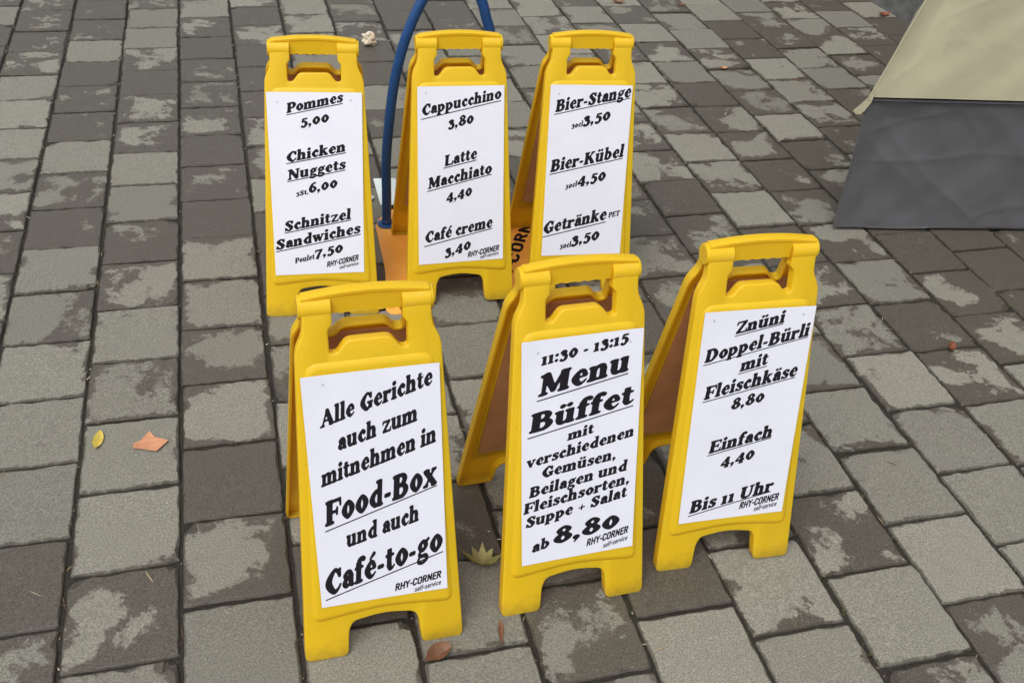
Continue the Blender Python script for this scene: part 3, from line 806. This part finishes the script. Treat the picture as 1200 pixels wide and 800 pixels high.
# ------------------------------------------------------------------ folding A-frame signs
def panel_outline():
    r = [(.064, 0, .011), (.1375, 0, .012), (.112, .572, .014), (.0985, .598, .012), (.0975, .646, 0), (.0535, .646, 0), (.0535, .612, 0), (.0605, .602, 0), (.0605, .5645, .005), (.049, .5635, .008), (.034, .584, .009)]
    pts = r + [(-u, v, k) for u, v, k in reversed(r)]
    pts += [(-.0605, .050, .004), (-.0535, .0695, .014), (0, .0785, .06), (.0535, .0695, .014), (.0605, .050, .004)]
    return round_poly([(u, v) for u, v, _ in pts], [k for *_, k in pts], 4)
OUT = panel_outline()
EMB = round_poly([(.1165, .0825), (.0965, .5475), (-.0965, .5475), (-.1165, .0825), (-.07, .0885), (0, .0955), (.07, .0885)], [.015, .019, .019, .015, .05, .06, .05], 5)
BRD = round_poly([(.1035, .1125), (.0905, .5595), (-.0905, .5595), (-.1035, .1125)], .004, 3)
AXV, AXW, KR = .6365, -.0182, .0200

def build_sign(x, y, z, yaw, lean, spec, label, seed):
    root = empty('floor_sign', (x, y, z), yaw)
    tag(root, label, 'sign', 'yellow A-frame signs with printed posters')
    s, c = math.sin(R(lean)), math.cos(R(lean))
    def front(u, v, w):
        v = v - w * s / c * max(0.0, 1 - max(0, v) / .03)         # the soles are cut level with the ground
        return (u, v * s - w * c, v * c + w * s)
    ya = AXV * s - AXW * c; za = AXV * c + AXW * s
    rear = lambda u, v, w: (u, 2 * ya - front(u, v, w)[1], front(u, v, w)[2])
    for nm, xf, top in (('front_panel', front, True), ('back_panel', rear, False)):
        bm = bmesh.new()
        loft(bm, OUT, [(.0032, 0), (.0016, -.0004), (.0005, -.0014), (0, -.0032), (0, -.019), (.0038, -.019), (.0042, -.0048)], xf)
        loft(bm, EMB, [(-.0045, -.001), (-.003, .0004), (0, .0021), (.0035, .0037), (.0062, .0042), (.0085, .0043)], xf)          # raised field
        loft(bm, EMB, [(.004, -.004), (.0045, -.0078), (.006, -.0085)], xf)                            # its back, seen from inside
        if top:
            for sg in (-1, 1):
                us = [.0535, .0545, .0975, .0985]
                rr = [KR - .001, KR, KR, KR - .001]
                tube(bm, [front(sg * u, AXV, AXW) for u in us], rr, 26)
        bmesh.ops.recalc_face_normals(bm, faces=bm.faces)
        p = mesh_obj(nm, bm, M['yellow'], root, 32)
        bm = bmesh.new()
        loft(bm, BRD, [(0, -.0082), (0, -.0118)], xf)
        bmesh.ops.recalc_face_normals(bm, faces=bm.faces)
        mesh_obj('backing_board', bm, M['board'], p)
    # carrying handle that bridges both panels
    bm = bmesh.new()
    rings = []
    us = [-.097, -.0962, -.08, -.054, -.053, -.052] + list(np.linspace(-.045, .045, 13)) + [.052, .053, .054, .08, .0962, .097]
    for u in us:
        e = .0012 if abs(u) > .0968 else 0
        zt = za + .0225 + .0085 * (1 - (u / .097) ** 2) - e
        if abs(u) < .0535:
            zb = za - .0105 + .0012 * math.sin(u * 330 + seed) * (abs(u) < .05)
        else: zb = za + .003
        q = [(-.0085, zb), (-.0088, zt - .0085), (-.0110, zt - .0070), (-.0114, zt - .0025), (-.0102, zt - .0006), (-.008, zt), (.004, zt), (.0066, zt - .0006), (.0078, zt - .0025), (.0074, zt - .0070), (.0056, zt - .0085), (.0055, zb)]
        rings.append([bm.verts.new((u, ya + a * (1 - e * 30), b)) for a, b in q])
    m = len(rings[0])
    for a, b in zip(rings, rings[1:]):
        for k in range(m): bm.faces.new((a[k], a[(k + 1) % m], b[(k + 1) % m], b[k]))
    bm.faces.new(rings[0][::-1]); bm.faces.new(rings[-1])
    for sg in (-1, 1):
        tube(bm, [(sg * u, ya, za + .001) for u in (.0955, .1012, .1026)], [.0185, .0185, .0172], 24)
    bmesh.ops.recalc_face_normals(bm, faces=bm.faces)
    mesh_obj('handle', bm, M['yellow'], root, 32)
    # poster
    TL, TR, BL, BR = [np.array(p) for p in spec['paper']]
    cen = (TL + TR + BL + BR) / 4
    def lift(u, v):
        du, dv = (u - cen[0]) / .105, (v - cen[1]) / .215
        k = .5 + .5 * noise.noise(Vector((u * 8 + seed * 3.1, v * 7, seed)))
        return .0046 + .0005 * k + .0011 * max(0, abs(du * dv)) ** 3
    bm = bmesh.new()
    nu, nv = 22, 44
    lay = []
    for off in (0, -.0003):
        gv = []
        for j in range(nv + 1):
            row = []
            for i in range(nu + 1):
                a, b = i / nu, j / nv
                P = (BL * (1 - a) + BR * a) * (1 - b) + (TL * (1 - a) + TR * a) * b
                row.append(bm.verts.new(front(P[0], P[1], lift(*P) + off)))
            gv.append(row)
        lay.append(gv)
    f, b = lay
    for j in range(nv):
        for i in range(nu):
            bm.faces.new((f[j][i], f[j][i + 1], f[j + 1][i + 1], f[j + 1][i])); bm.faces.new((b[j][i], b[j + 1][i], b[j + 1][i + 1], b[j][i + 1]))
    for i in range(nu):
        bm.faces.new((f[0][i + 1], f[0][i], b[0][i], b[0][i + 1])); bm.faces.new((f[nv][i], f[nv][i + 1], b[nv][i + 1], b[nv][i]))
    for j in range(nv):
        bm.faces.new((f[j][0], f[j + 1][0], b[j + 1][0], b[j][0])); bm.faces.new((f[j + 1][nu], f[j][nu], b[j][nu], b[j + 1][nu]))
    poster = mesh_obj('poster', bm, M['paper'], root, 60)
    ink = lambda u, v: front(u, v, lift(u, v) + .00035)
    bl, bt, bs = bmesh.new(), bmesh.new(), bmesh.new()
    for t, u0, v0, u1, v1, cap in spec['lines']:
        if t == '_':
            n = 24
            vs = []
            for i in range(n + 1):
                u, v = u0 + (u1 - u0) * i / n, v0 + (v1 - v0) * i / n
                vs.append((bl.verts.new(ink(u, v - cap * .68)), bl.verts.new(ink(u, v + cap * .68))))
            for a, b_ in zip(vs, vs[1:]): bl.faces.new((a[0], b_[0], b_[1], a[1]))
        else:
            write_line(bt if t[0] == '#' else bs if t[0] == '%' else bl, t, (u0, v0), (u1, v1), cap, ink, .14 if t[0] in '#%' else spec.get('italic', .09))
    mesh_obj('lettering', bl, M['ink'], poster)
    if len(bt.faces):
        mesh_obj('logo_lettering', bt, M['ink'], poster)
        mesh_obj('small_lettering', bs, M['ink_thin'], poster)
    else: bt.free(); bs.free()
    for sg in (-1, 1):
        bm = bmesh.new()
        u, v = cen[0] + sg * .080 + .004 * math.sin(seed * 5 + sg), TL[1] - .019 + .004 * math.cos(seed * 3 + sg)
        vs = [bm.verts.new(front(u + .0024 * math.cos(2 * math.pi * k / 14), v + .0026 * math.sin(2 * math.pi * k / 14), lift(u, v) + .0006)) for k in range(14)]
        bm.faces.new(vs)
        mesh_obj('glue_spot', bm, M['glue'], poster)
    return root

SIGNS = [
 (-0.4708, 2.0475, 0, 11.6666, 17.3039,
  'yellow sign with a poster for Pommes, Chicken Nuggets and Schnitzel Sandwiches',
  dict(italic=0.09, paper=[(-0.1095, 0.5418), (0.107, 0.5414), (-0.1096, 0.108), (0.1021, 0.112)],
    lines=[
      ('Pommes', -0.0663, 0.4938, 0.0628, 0.5202, 0.0242),
      ('_', -0.0665, 0.4899, 0.0627, 0.5167, 0.0015),
      ('5,00', -0.035, 0.4619, 0.0296, 0.475, 0.0245),
      ('Chicken', -0.0718, 0.3804, 0.0655, 0.4065, 0.025),
      ('_', -0.0719, 0.3774, 0.0666, 0.4031, 0.0016),
      ('Nuggets', -0.0716, 0.3385, 0.0643, 0.3654, 0.0253),
      ('_', -0.0718, 0.3353, 0.0642, 0.3623, 0.0016),
      ('5St.', -0.0528, 0.2999, -0.0239, 0.306, 0.0123),
      ('6,00', -0.0238, 0.3072, 0.0439, 0.3214, 0.0256),
      ('Schnitzel', -0.0833, 0.2154, 0.0738, 0.2452, 0.0261),
      ('_', -0.0835, 0.2119, 0.0741, 0.2422, 0.0017),
      ('Sandwiches', -0.1056, 0.1703, 0.0951, 0.2098, 0.0264),
      ('_', -0.1058, 0.1661, 0.0963, 0.2066, 0.0017),
      ('Poulet', -0.0632, 0.1365, -0.0157, 0.1471, 0.0139),
      ('7,50', -0.0157, 0.1477, 0.052, 0.1632, 0.0267),
      ('#RHY-CORNER', 0.0123, 0.125, 0.0887, 0.1421, 0.0147),
      ('%self-service', 0.0422, 0.1198, 0.0884, 0.1302, 0.01),
    ])),
 (-0.1403, 2.1509, 0.0062, 15.0523, 14.6858,
  'yellow sign with a coffee poster reading Cappucchino, Latte Macchiato and Café creme',
  dict(italic=0.09, paper=[(-0.1021, 0.5425), (0.1055, 0.5424), (-0.1055, 0.1074), (0.1078, 0.1126)],
    lines=[
      ('Cappucchino', -0.093, 0.4745, 0.0981, 0.5117, 0.027),
      ('_', -0.0943, 0.4661, 0.0981, 0.5068, 0.0016),
      ('3,80', -0.03, 0.4423, 0.0312, 0.4553, 0.0264),
      ('Latte', -0.0404, 0.3523, 0.0395, 0.3697, 0.0282),
      ('_', -0.0421, 0.348, 0.0395, 0.3659, 0.0017),
      ('Macchiato', -0.0808, 0.2977, 0.077, 0.3324, 0.0286),
      ('_', -0.0819, 0.2924, 0.077, 0.3298, 0.0017),
      ('4,40', -0.0362, 0.2634, 0.0277, 0.2792, 0.0279),
      ('Café creme', -0.0899, 0.1623, 0.0795, 0.1962, 0.0298),
      ('_', -0.0919, 0.1535, 0.0795, 0.1929, 0.0018),
      ('3,40', -0.0402, 0.1225, 0.0248, 0.1427, 0.0291),
      ('#RHY-CORNER', 0.0176, 0.1194, 0.0969, 0.1347, 0.0153),
      ('%self-service', 0.0488, 0.1148, 0.0959, 0.1239, 0.0104),
    ])),
 (0.1628, 2.2462, 0, 13.0595, 13.8167,
  'yellow sign with a drinks poster reading Bier-Stange, Bier-Kübel and Getränke',
  dict(italic=0.12, paper=[(-0.1001, 0.5428), (0.1049, 0.54), (-0.1053, 0.1107), (0.1031, 0.1109)],
    lines=[
      ('Bier-Stange', -0.0869, 0.4764, 0.1006, 0.5124, 0.0309),
      ('_', -0.089, 0.4708, 0.1008, 0.5095, 0.0016),
      ('30cl', -0.0435, 0.4359, -0.0153, 0.4426, 0.0136),
      ('3,50', -0.0153, 0.4426, 0.0526, 0.4571, 0.0293),
      ('Bier-Kübel', -0.093, 0.3282, 0.0935, 0.3653, 0.0323),
      ('_', -0.0941, 0.3224, 0.0927, 0.3609, 0.0017),
      ('50cl', -0.0517, 0.2836, -0.0219, 0.2922, 0.0142),
      ('4,50', -0.0218, 0.2909, 0.0506, 0.3058, 0.0307),
      ('Getränke', -0.1044, 0.1681, 0.0595, 0.2031, 0.0328),
      ('_', -0.1041, 0.1606, 0.0599, 0.1967, 0.0018),
      ('PET', 0.0649, 0.2073, 0.0945, 0.2129, 0.0147),
      ('50cl', -0.0581, 0.1265, -0.0286, 0.1332, 0.0149),
      ('3,50', -0.0287, 0.1346, 0.0441, 0.1501, 0.0321),
    ])),
 (-0.1692, 1.0939, 0, 18.486, 14.7143,
  'yellow sign with a poster reading Alle Gerichte, Food-Box and Café-to-go',
  dict(italic=0.07, paper=[(-0.1074, 0.5332), (0.1064, 0.5332), (-0.103, 0.1123), (0.1098, 0.1107)],
    lines=[
      ('Alle Gerichte', -0.0837, 0.4439, 0.0942, 0.498, 0.031),
      ('auch zum', -0.0588, 0.401, 0.0684, 0.4373, 0.031),
      ('mitnehmen in', -0.0891, 0.3401, 0.0974, 0.3956, 0.0325),
      ('Food-Box', -0.088, 0.2668, 0.097, 0.3175, 0.0481),
      ('_', -0.0881, 0.2578, 0.0969, 0.3147, 0.0016),
      ('und auch', -0.0568, 0.2211, 0.0648, 0.2532, 0.0329),
      ('Café-to-go', -0.0964, 0.133, 0.1029, 0.1902, 0.0494),
      ('_', -0.0959, 0.1259, 0.1044, 0.1857, 0.0017),
      ('#RHY-CORNER', 0.0199, 0.121, 0.0989, 0.1341, 0.0148),
      ('%self-service', 0.0526, 0.1129, 0.0985, 0.1203, 0.0105),
    ])),
 (0.1559, 1.2267, 0, 19.2045, 14.6801,
  'yellow sign with a poster for the Menu Büffet at 8,80',
  dict(italic=0.13, paper=[(-0.1032, 0.5369), (0.1089, 0.5385), (-0.1008, 0.1085), (0.109, 0.111)],
    lines=[
      ('11:30 - 13:15', -0.0704, 0.4917, 0.0822, 0.5144, 0.0229),
      ('Menu', -0.075, 0.4355, 0.0846, 0.4636, 0.0406),
      ('_', -0.0763, 0.4281, 0.0848, 0.4585, 0.0016),
      ('Büffet', -0.0901, 0.3695, 0.0971, 0.4016, 0.0378),
      ('_', -0.0919, 0.3607, 0.0974, 0.3965, 0.0016),
      ('mit', -0.0221, 0.3463, 0.0264, 0.3547, 0.0197),
      ('verschiedenen', -0.095, 0.3031, 0.1002, 0.3377, 0.0215),
      ('Gemüsen,', -0.0667, 0.2808, 0.0686, 0.297, 0.0218),
      ('Beilagen und', -0.0893, 0.2448, 0.0907, 0.271, 0.0221),
      ('Fleischsorten,', -0.0992, 0.2134, 0.0964, 0.2443, 0.0224),
      ('Suppe + Salat', -0.0944, 0.1851, 0.0932, 0.2174, 0.0227),
      ('ab', -0.0831, 0.132, -0.0512, 0.1383, 0.0232),
      ('8,80', -0.0443, 0.1416, 0.0801, 0.1575, 0.0357),
      ('#RHY-CORNER', 0.0196, 0.1261, 0.0983, 0.1407, 0.0154),
      ('%self-service', 0.0514, 0.1166, 0.0981, 0.1259, 0.0109),
    ])),
 (0.4452, 1.358, 0, 15.8468, 12.2087,
  'yellow sign with a poster reading Znüni, Doppel-Bürli and Einfach, nearest the tent',
  dict(italic=0.12, paper=[(-0.0979, 0.5401), (0.1097, 0.538), (-0.1039, 0.1112), (0.1068, 0.1119)],
    lines=[
      ('Znüni', -0.038, 0.495, 0.0528, 0.5106, 0.0241),
      ('_', -0.038, 0.4911, 0.0516, 0.5082, 0.0013),
      ('Doppel-Bürli', -0.0893, 0.4442, 0.1034, 0.4813, 0.0262),
      ('_', -0.0902, 0.4394, 0.1031, 0.4788, 0.0013),
      ('mit', -0.0207, 0.4207, 0.0321, 0.4316, 0.025),
      ('_', -0.0217, 0.4166, 0.0316, 0.4279, 0.0013),
      ('Fleischkäse', -0.0827, 0.3708, 0.0922, 0.4032, 0.0272),
      ('_', -0.0836, 0.3661, 0.0905, 0.4002, 0.0014),
      ('8,80', -0.0281, 0.3449, 0.0346, 0.3575, 0.0241),
      ('Einfach', -0.0607, 0.2582, 0.0613, 0.2807, 0.0268),
      ('_', -0.0617, 0.2536, 0.0608, 0.2786, 0.0014),
      ('4,40', -0.0339, 0.2247, 0.0313, 0.238, 0.0264),
      ('Bis 11 Uhr', -0.0855, 0.1313, 0.0799, 0.1614, 0.0284),
      ('_', -0.0863, 0.1256, 0.0771, 0.16, 0.0015),
      ('#RHY-CORNER', 0.0162, 0.1277, 0.0946, 0.1393, 0.0162),
      ('%self-service', 0.0467, 0.1191, 0.0928, 0.126, 0.0115),
    ])),
]
for i, (x, y, z, yaw, lean, label, spec) in enumerate(SIGNS):
    build_sign(x, y, z, yaw, lean, spec, label, i + 1.3)

# ------------------------------------------------------------------ litter on the pavers
def leaf(name, label, pts, loc, rz, size, mat, curl=.25, fold=.3, tilt=0, group=None, vein=True, th=.0006, lobes=None):
    """a leaf blade: outline filled as a fan of rings, folded along the midrib and curled, with thickness"""
    root_pts = [tuple(p) for p in catmull(pts, True, 4)] if lobes is None else pts
    bm = bmesh.new()
    cx = sum(p[0] for p in root_pts) / len(root_pts); cy = sum(p[1] for p in root_pts) / len(root_pts)
    K = 5
    def pos(x, y, o):
        z = fold * abs(y) + curl * (x * x + .6 * y * y) + .05 * noise.noise(Vector((x * 3, y * 3, loc[0] * 7)))
        return Vector((x * size, y * size, z * size + o))
    lay = []
    for o in (0, -th):
        rings = []
        for k in range(1, K + 1):
            f = k / K
            rings.append([bm.verts.new(pos(cx + (x - cx) * f, cy + (y - cy) * f, o)) for x, y in root_pts])
        lay.append((bm.verts.new(pos(cx, cy, o)), rings))
    n = len(root_pts)
    for li, (c, rings) in enumerate(lay):
        for i in range(n):
            j = (i + 1) % n
            t = (c, rings[0][i], rings[0][j]); bm.faces.new(t if li == 0 else t[::-1])
            for a, b in zip(rings, rings[1:]):
                t = (a[i], b[i], b[j], a[j]); bm.faces.new(t if li == 0 else t[::-1])
    a, b = lay[0][1][-1], lay[1][1][-1]
    for i in range(n): bm.faces.new((a[i], b[i], b[(i + 1) % n], a[(i + 1) % n]))
    bmesh.ops.recalc_face_normals(bm, faces=bm.faces)
    rot = Matrix.Rotation(R(rz), 4, 'Z') @ Matrix.Rotation(R(tilt), 4, 'X')
    bmesh.ops.transform(bm, matrix=rot, verts=bm.verts)
    zmin = min(v.co.z for v in bm.verts)
    for v in bm.verts: v.co.z -= zmin - .0012
    o = mesh_obj(name, bm, mat, None, 60)
    o.location = (loc[0], loc[1], 0)
    tag(o, label, 'leaf', group)
    if vein:
        vb = bmesh.new()
        xs = [p[0] for p in root_pts]
        pts3 = []
        for i in range(9):
            x = min(xs) * 1.25 + (max(xs) * .9 - min(xs) * 1.25) * i / 8
            p = pos(x, 0, .0004); q = rot @ p; q.z -= zmin - .0012; pts3.append(q)
        tube(vb, pts3, [.0009 * (1 - i / 11) for i in range(9)], 6)
        mesh_obj('midrib', vb, mat, o, 60)
    return o
OVAL = [(-1, 0), (-.6, .30), (0, .42), (.6, .28), (1, 0), (.6, -.30), (0, -.40), (-.6, -.28)]
G_L = 'fallen leaves scattered on the pavers'
leaf('leaf', 'small bright yellow oval leaf on a pale paver at the left', [(x, y * .95) for x, y in OVAL], (-.8386, 1.5373), 100, .027, M['leaf_yellow'], .2, .25, 6, G_L)
leaf('leaf', 'salmon-coloured torn angular leaf beside the small yellow leaf', [(-1, -.25), (-.75, .1), (-.45, .95), (0, .55), (.95, .30), (.55, -.75), (-.3, -.62), (-.92, -.7)], (-.7286, 1.5442), 0, .034, M['leaf_orange'], .12, .05, 0, G_L, False, lobes=True)
MAPLE = [(-1.1, .06), (-.55, .22), (-.75, .62), (-.30, .52), (-.22, 1.0), (.12, .58), (.45, .80), (.50, .40), (1.05, .36), (.78, .06), (1.15, -.22), (.58, -.28), (.42, -.75), (.08, -.42), (-.25, -.85), (-.36, -.42), (-.75, -.5), (-.58, -.14)]
leaf('leaf', 'yellow-green lobed leaf curled between the two front left signs', MAPLE, (-.020, 1.300), -8, .034, M['leaf_green'], .45, .55, -16, G_L, lobes=True)
leaf('leaf', 'reddish brown folded leaf at the foot of the Food-Box sign', [(-1, 0), (-.5, .5), (.1, .62), (.7, .45), (1, .05), (.5, -.35), (-.1, -.5), (-.6, -.35)], (-.078, 1.090), 38, .026, M['leaf_brown'], .35, .75, 8, G_L)
leaf('leaf', 'narrow brown leaf sliver in front of the Menu sign', [(-1, 0), (-.3, .16), (.4, .2), (1, .02), (.4, -.18), (-.3, -.14)], (.0273, 1.1482), 95, .026, M['leaf_brown'], .2, .5, 0, G_L)
leaf('leaf', 'curled red-brown leaf on a wet paver at the right', [(-1, 0), (-.5, .55), (.2, .6), (.8, .4), (1, 0), (.5, -.55), (-.1, -.5), (-.7, -.4)], (1.1132, 2.1446), 60, .017, M['leaf_red'], .9, .9, 20, G_L)
leaf('leaf', 'orange-red leaf at the foot of the concrete wall', OVAL, (1.560, 4.745), 30, .034, M['leaf_red'], .4, .5, 10, G_L)
leaf('leaf', 'tiny orange leaf on the paver behind the drinks sign', OVAL, (.7327, 3.9177), 15, .015, M['leaf_orange'], .5, .6, 10, G_L)
leaf('leaf', 'tiny red leaf scrap between the drinks sign and the tent', [(x, y * .6) for x, y in OVAL], (1.017, 3.8638), -20, .014, M['leaf_red'], .3, .4, 0, G_L)
leaf('leaf', 'brown leaf at the top edge right of the blue arch', OVAL, (.335, 4.585), 10, .030, M['leaf_brown'], .4, .4, 0, G_L)
leaf('leaf', 'small brown leaf at the top edge near the middle joint', OVAL, (.62, 4.63), -15, .022, M['leaf_brown'], .4, .4, 0, G_L)

def crumple(name, label, cat, loc, size, mat, seed, flat=.7):
    bm = bmesh.new()
    bmesh.ops.create_icosphere(bm, subdivisions=4, radius=1)
    for v in bm.verts:
        p = v.co.copy()
        k = 1 + .5 * noise.noise(p * 1.7 + Vector((seed, 0, 0))) - .38 * abs(noise.noise(p * 3.3 + Vector((0, seed, 0)))) + .14 * noise.noise(p * 8)
        v.co = Vector((p.x * k * size, p.y * k * size * .8, p.z * k * size * flat))
    zmin = min(v.co.z for v in bm.verts)
    for v in bm.verts: v.co.z -= zmin - .0005
    o = mesh_obj(name, bm, mat, None, 25)
    o.location = (loc[0], loc[1], 0)
    return tag(o, label, cat)
g = NT('crumpled_tissue')
g.base(g.ramp(g.noise(30, 4, .6, g.obj()), [(.40, (.66, .58, .47)), (.58, (.50, .36, .22)), (.75, (.20, .10, .045))]))
g.rough(.8)
M['tissue'] = g.m
crumple('crumpled_paper', 'crumpled cream and brown paper scrap on a dark paver by the blue arch', 'litter', (-.655, 3.825), .030, M['tissue'], 3.1, .8)
M['white'] = simple('white_card', (.60, .66, .66), .5, .06, 20)
crumple('paper_crumb', 'tiny white crumb between the first back sign and the blue tube', 'litter', (-.452, 2.640), .010, M['white'], 5.2)
def card():
    bm = bmesh.new()
    loft(bm, round_poly([(0, 0), (.058, .010), (.020, .165), (-.046, .150)], .003, 2), [(0, 0), (0, .003), (.0006, .0035)], lambda u, v, z: (u, v, z + .001 + .05 * v * v))
    o = mesh_obj('card', bm, M['white'], None, 40)
    o.location = (-.418, 2.612, 0)
    tag(o, 'pale blue-white card lying on the pavers behind the blue tube', 'card')
card()

# grass and moss that grow in the joints to the right: nobody could count the tufts
def moss():
    rng = random.Random(3)
    bm = bmesh.new()
    def tuft(x, y, s):
        for _ in range(7):
            a = rng.uniform(0, 6.28); h = s * rng.uniform(.5, 1.2); px, py = x + rng.gauss(0, s * .5), y + rng.gauss(0, s * .5)
            wd = s * .16
            d = Vector((math.cos(a), math.sin(a), 0)); n = Vector((-d.y, d.x, 0))
            b0 = Vector((px, py, -.006))
            v0, v1 = bm.verts.new(b0 - n * wd), bm.verts.new(b0 + n * wd)
            m0, m1 = bm.verts.new(b0 + d * h * .25 - n * wd * .7 + Vector((0, 0, h * .6))), bm.verts.new(b0 + d * h * .25 + n * wd * .7 + Vector((0, 0, h * .6)))
            t = bm.verts.new(b0 + d * h * .7 + Vector((0, 0, h)))
            bm.faces.new((v0, v1, m1, m0)); bm.faces.new((m0, m1, t))
    for k in range(-4, 14):
        for _ in range(60):
            s = rng.uniform(-.6, 3.6)
            P = O0 + E1 * (k * PW + rng.gauss(0, .0018)) - E2 * s
            dens = noise.noise(Vector((P[0] * 1.3, P[1] * 1.3, 8.0))) + .42 * (P[0] > .15) - .25 * (P[0] < -.2)
            if dens > .30: tuft(P[0], P[1], rng.uniform(.004, .010))
    o = mesh_obj('joint_moss', bm, M['moss'])
    tag(o, 'sparse moss and grass in the paver joints', 'moss', None, 'stuff')
moss()

# crumbs, seeds and bits of straw caught in the joints: nobody could count them
def debris():
    rng = random.Random(8)
    bm = bmesh.new()
    for _ in range(900):
        if rng.random() < .8:
            k = rng.randrange(-5, 14); s = rng.uniform(-1.2, 3.6)
            P = O0 + E1 * (k * PW + rng.gauss(0, .003)) - E2 * s; z = -.0045
        else:
            P = np.array([rng.uniform(-1.9, 1.4), rng.uniform(.9, 4.2)]); z = .0012
        a = rng.uniform(0, 6.28); L = rng.uniform(.0012, .0045) if rng.random() < .85 else rng.uniform(.008, .018); wd = rng.uniform(.0006, .0014)
        d = Vector((math.cos(a), math.sin(a), rng.uniform(-.2, .2))); n = Vector((-d.y, d.x, 0)).normalized(); u = d.cross(n).normalized()
        c = Vector((P[0], P[1], z + wd))
        vs = [bm.verts.new(c + d * (L * i) + n * (wd * j) + u * (wd * .7 * h)) for i, j, h in ((-1, 0, 0), (-.3, 1, 0), (-.3, 0, 1), (-.3, -1, 0), (-.3, 0, -1), (.4, .9, 0), (.4, 0, .9), (.4, -.9, 0), (.4, 0, -.9), (1, 0, 0))]
        for i in range(4):
            j = (i + 1) % 4
            bm.faces.new((vs[0], vs[1 + j], vs[1 + i])); bm.faces.new((vs[1 + i], vs[1 + j], vs[5 + j], vs[5 + i])); bm.faces.new((vs[5 + i], vs[5 + j], vs[9]))
    g = NT('straw_crumbs')
    g.base(g.ramp(g.noise(9, 2, .5, g.obj()), [(.40, (.10, .06, .03)), (.52, (.34, .25, .14)), (.62, (.50, .46, .38))]))
    g.rough(.8)
    o = mesh_obj('debris', bm, g.m)
    tag(o, 'crumbs and bits of straw in the paver joints', 'debris', None, 'stuff')
debris()
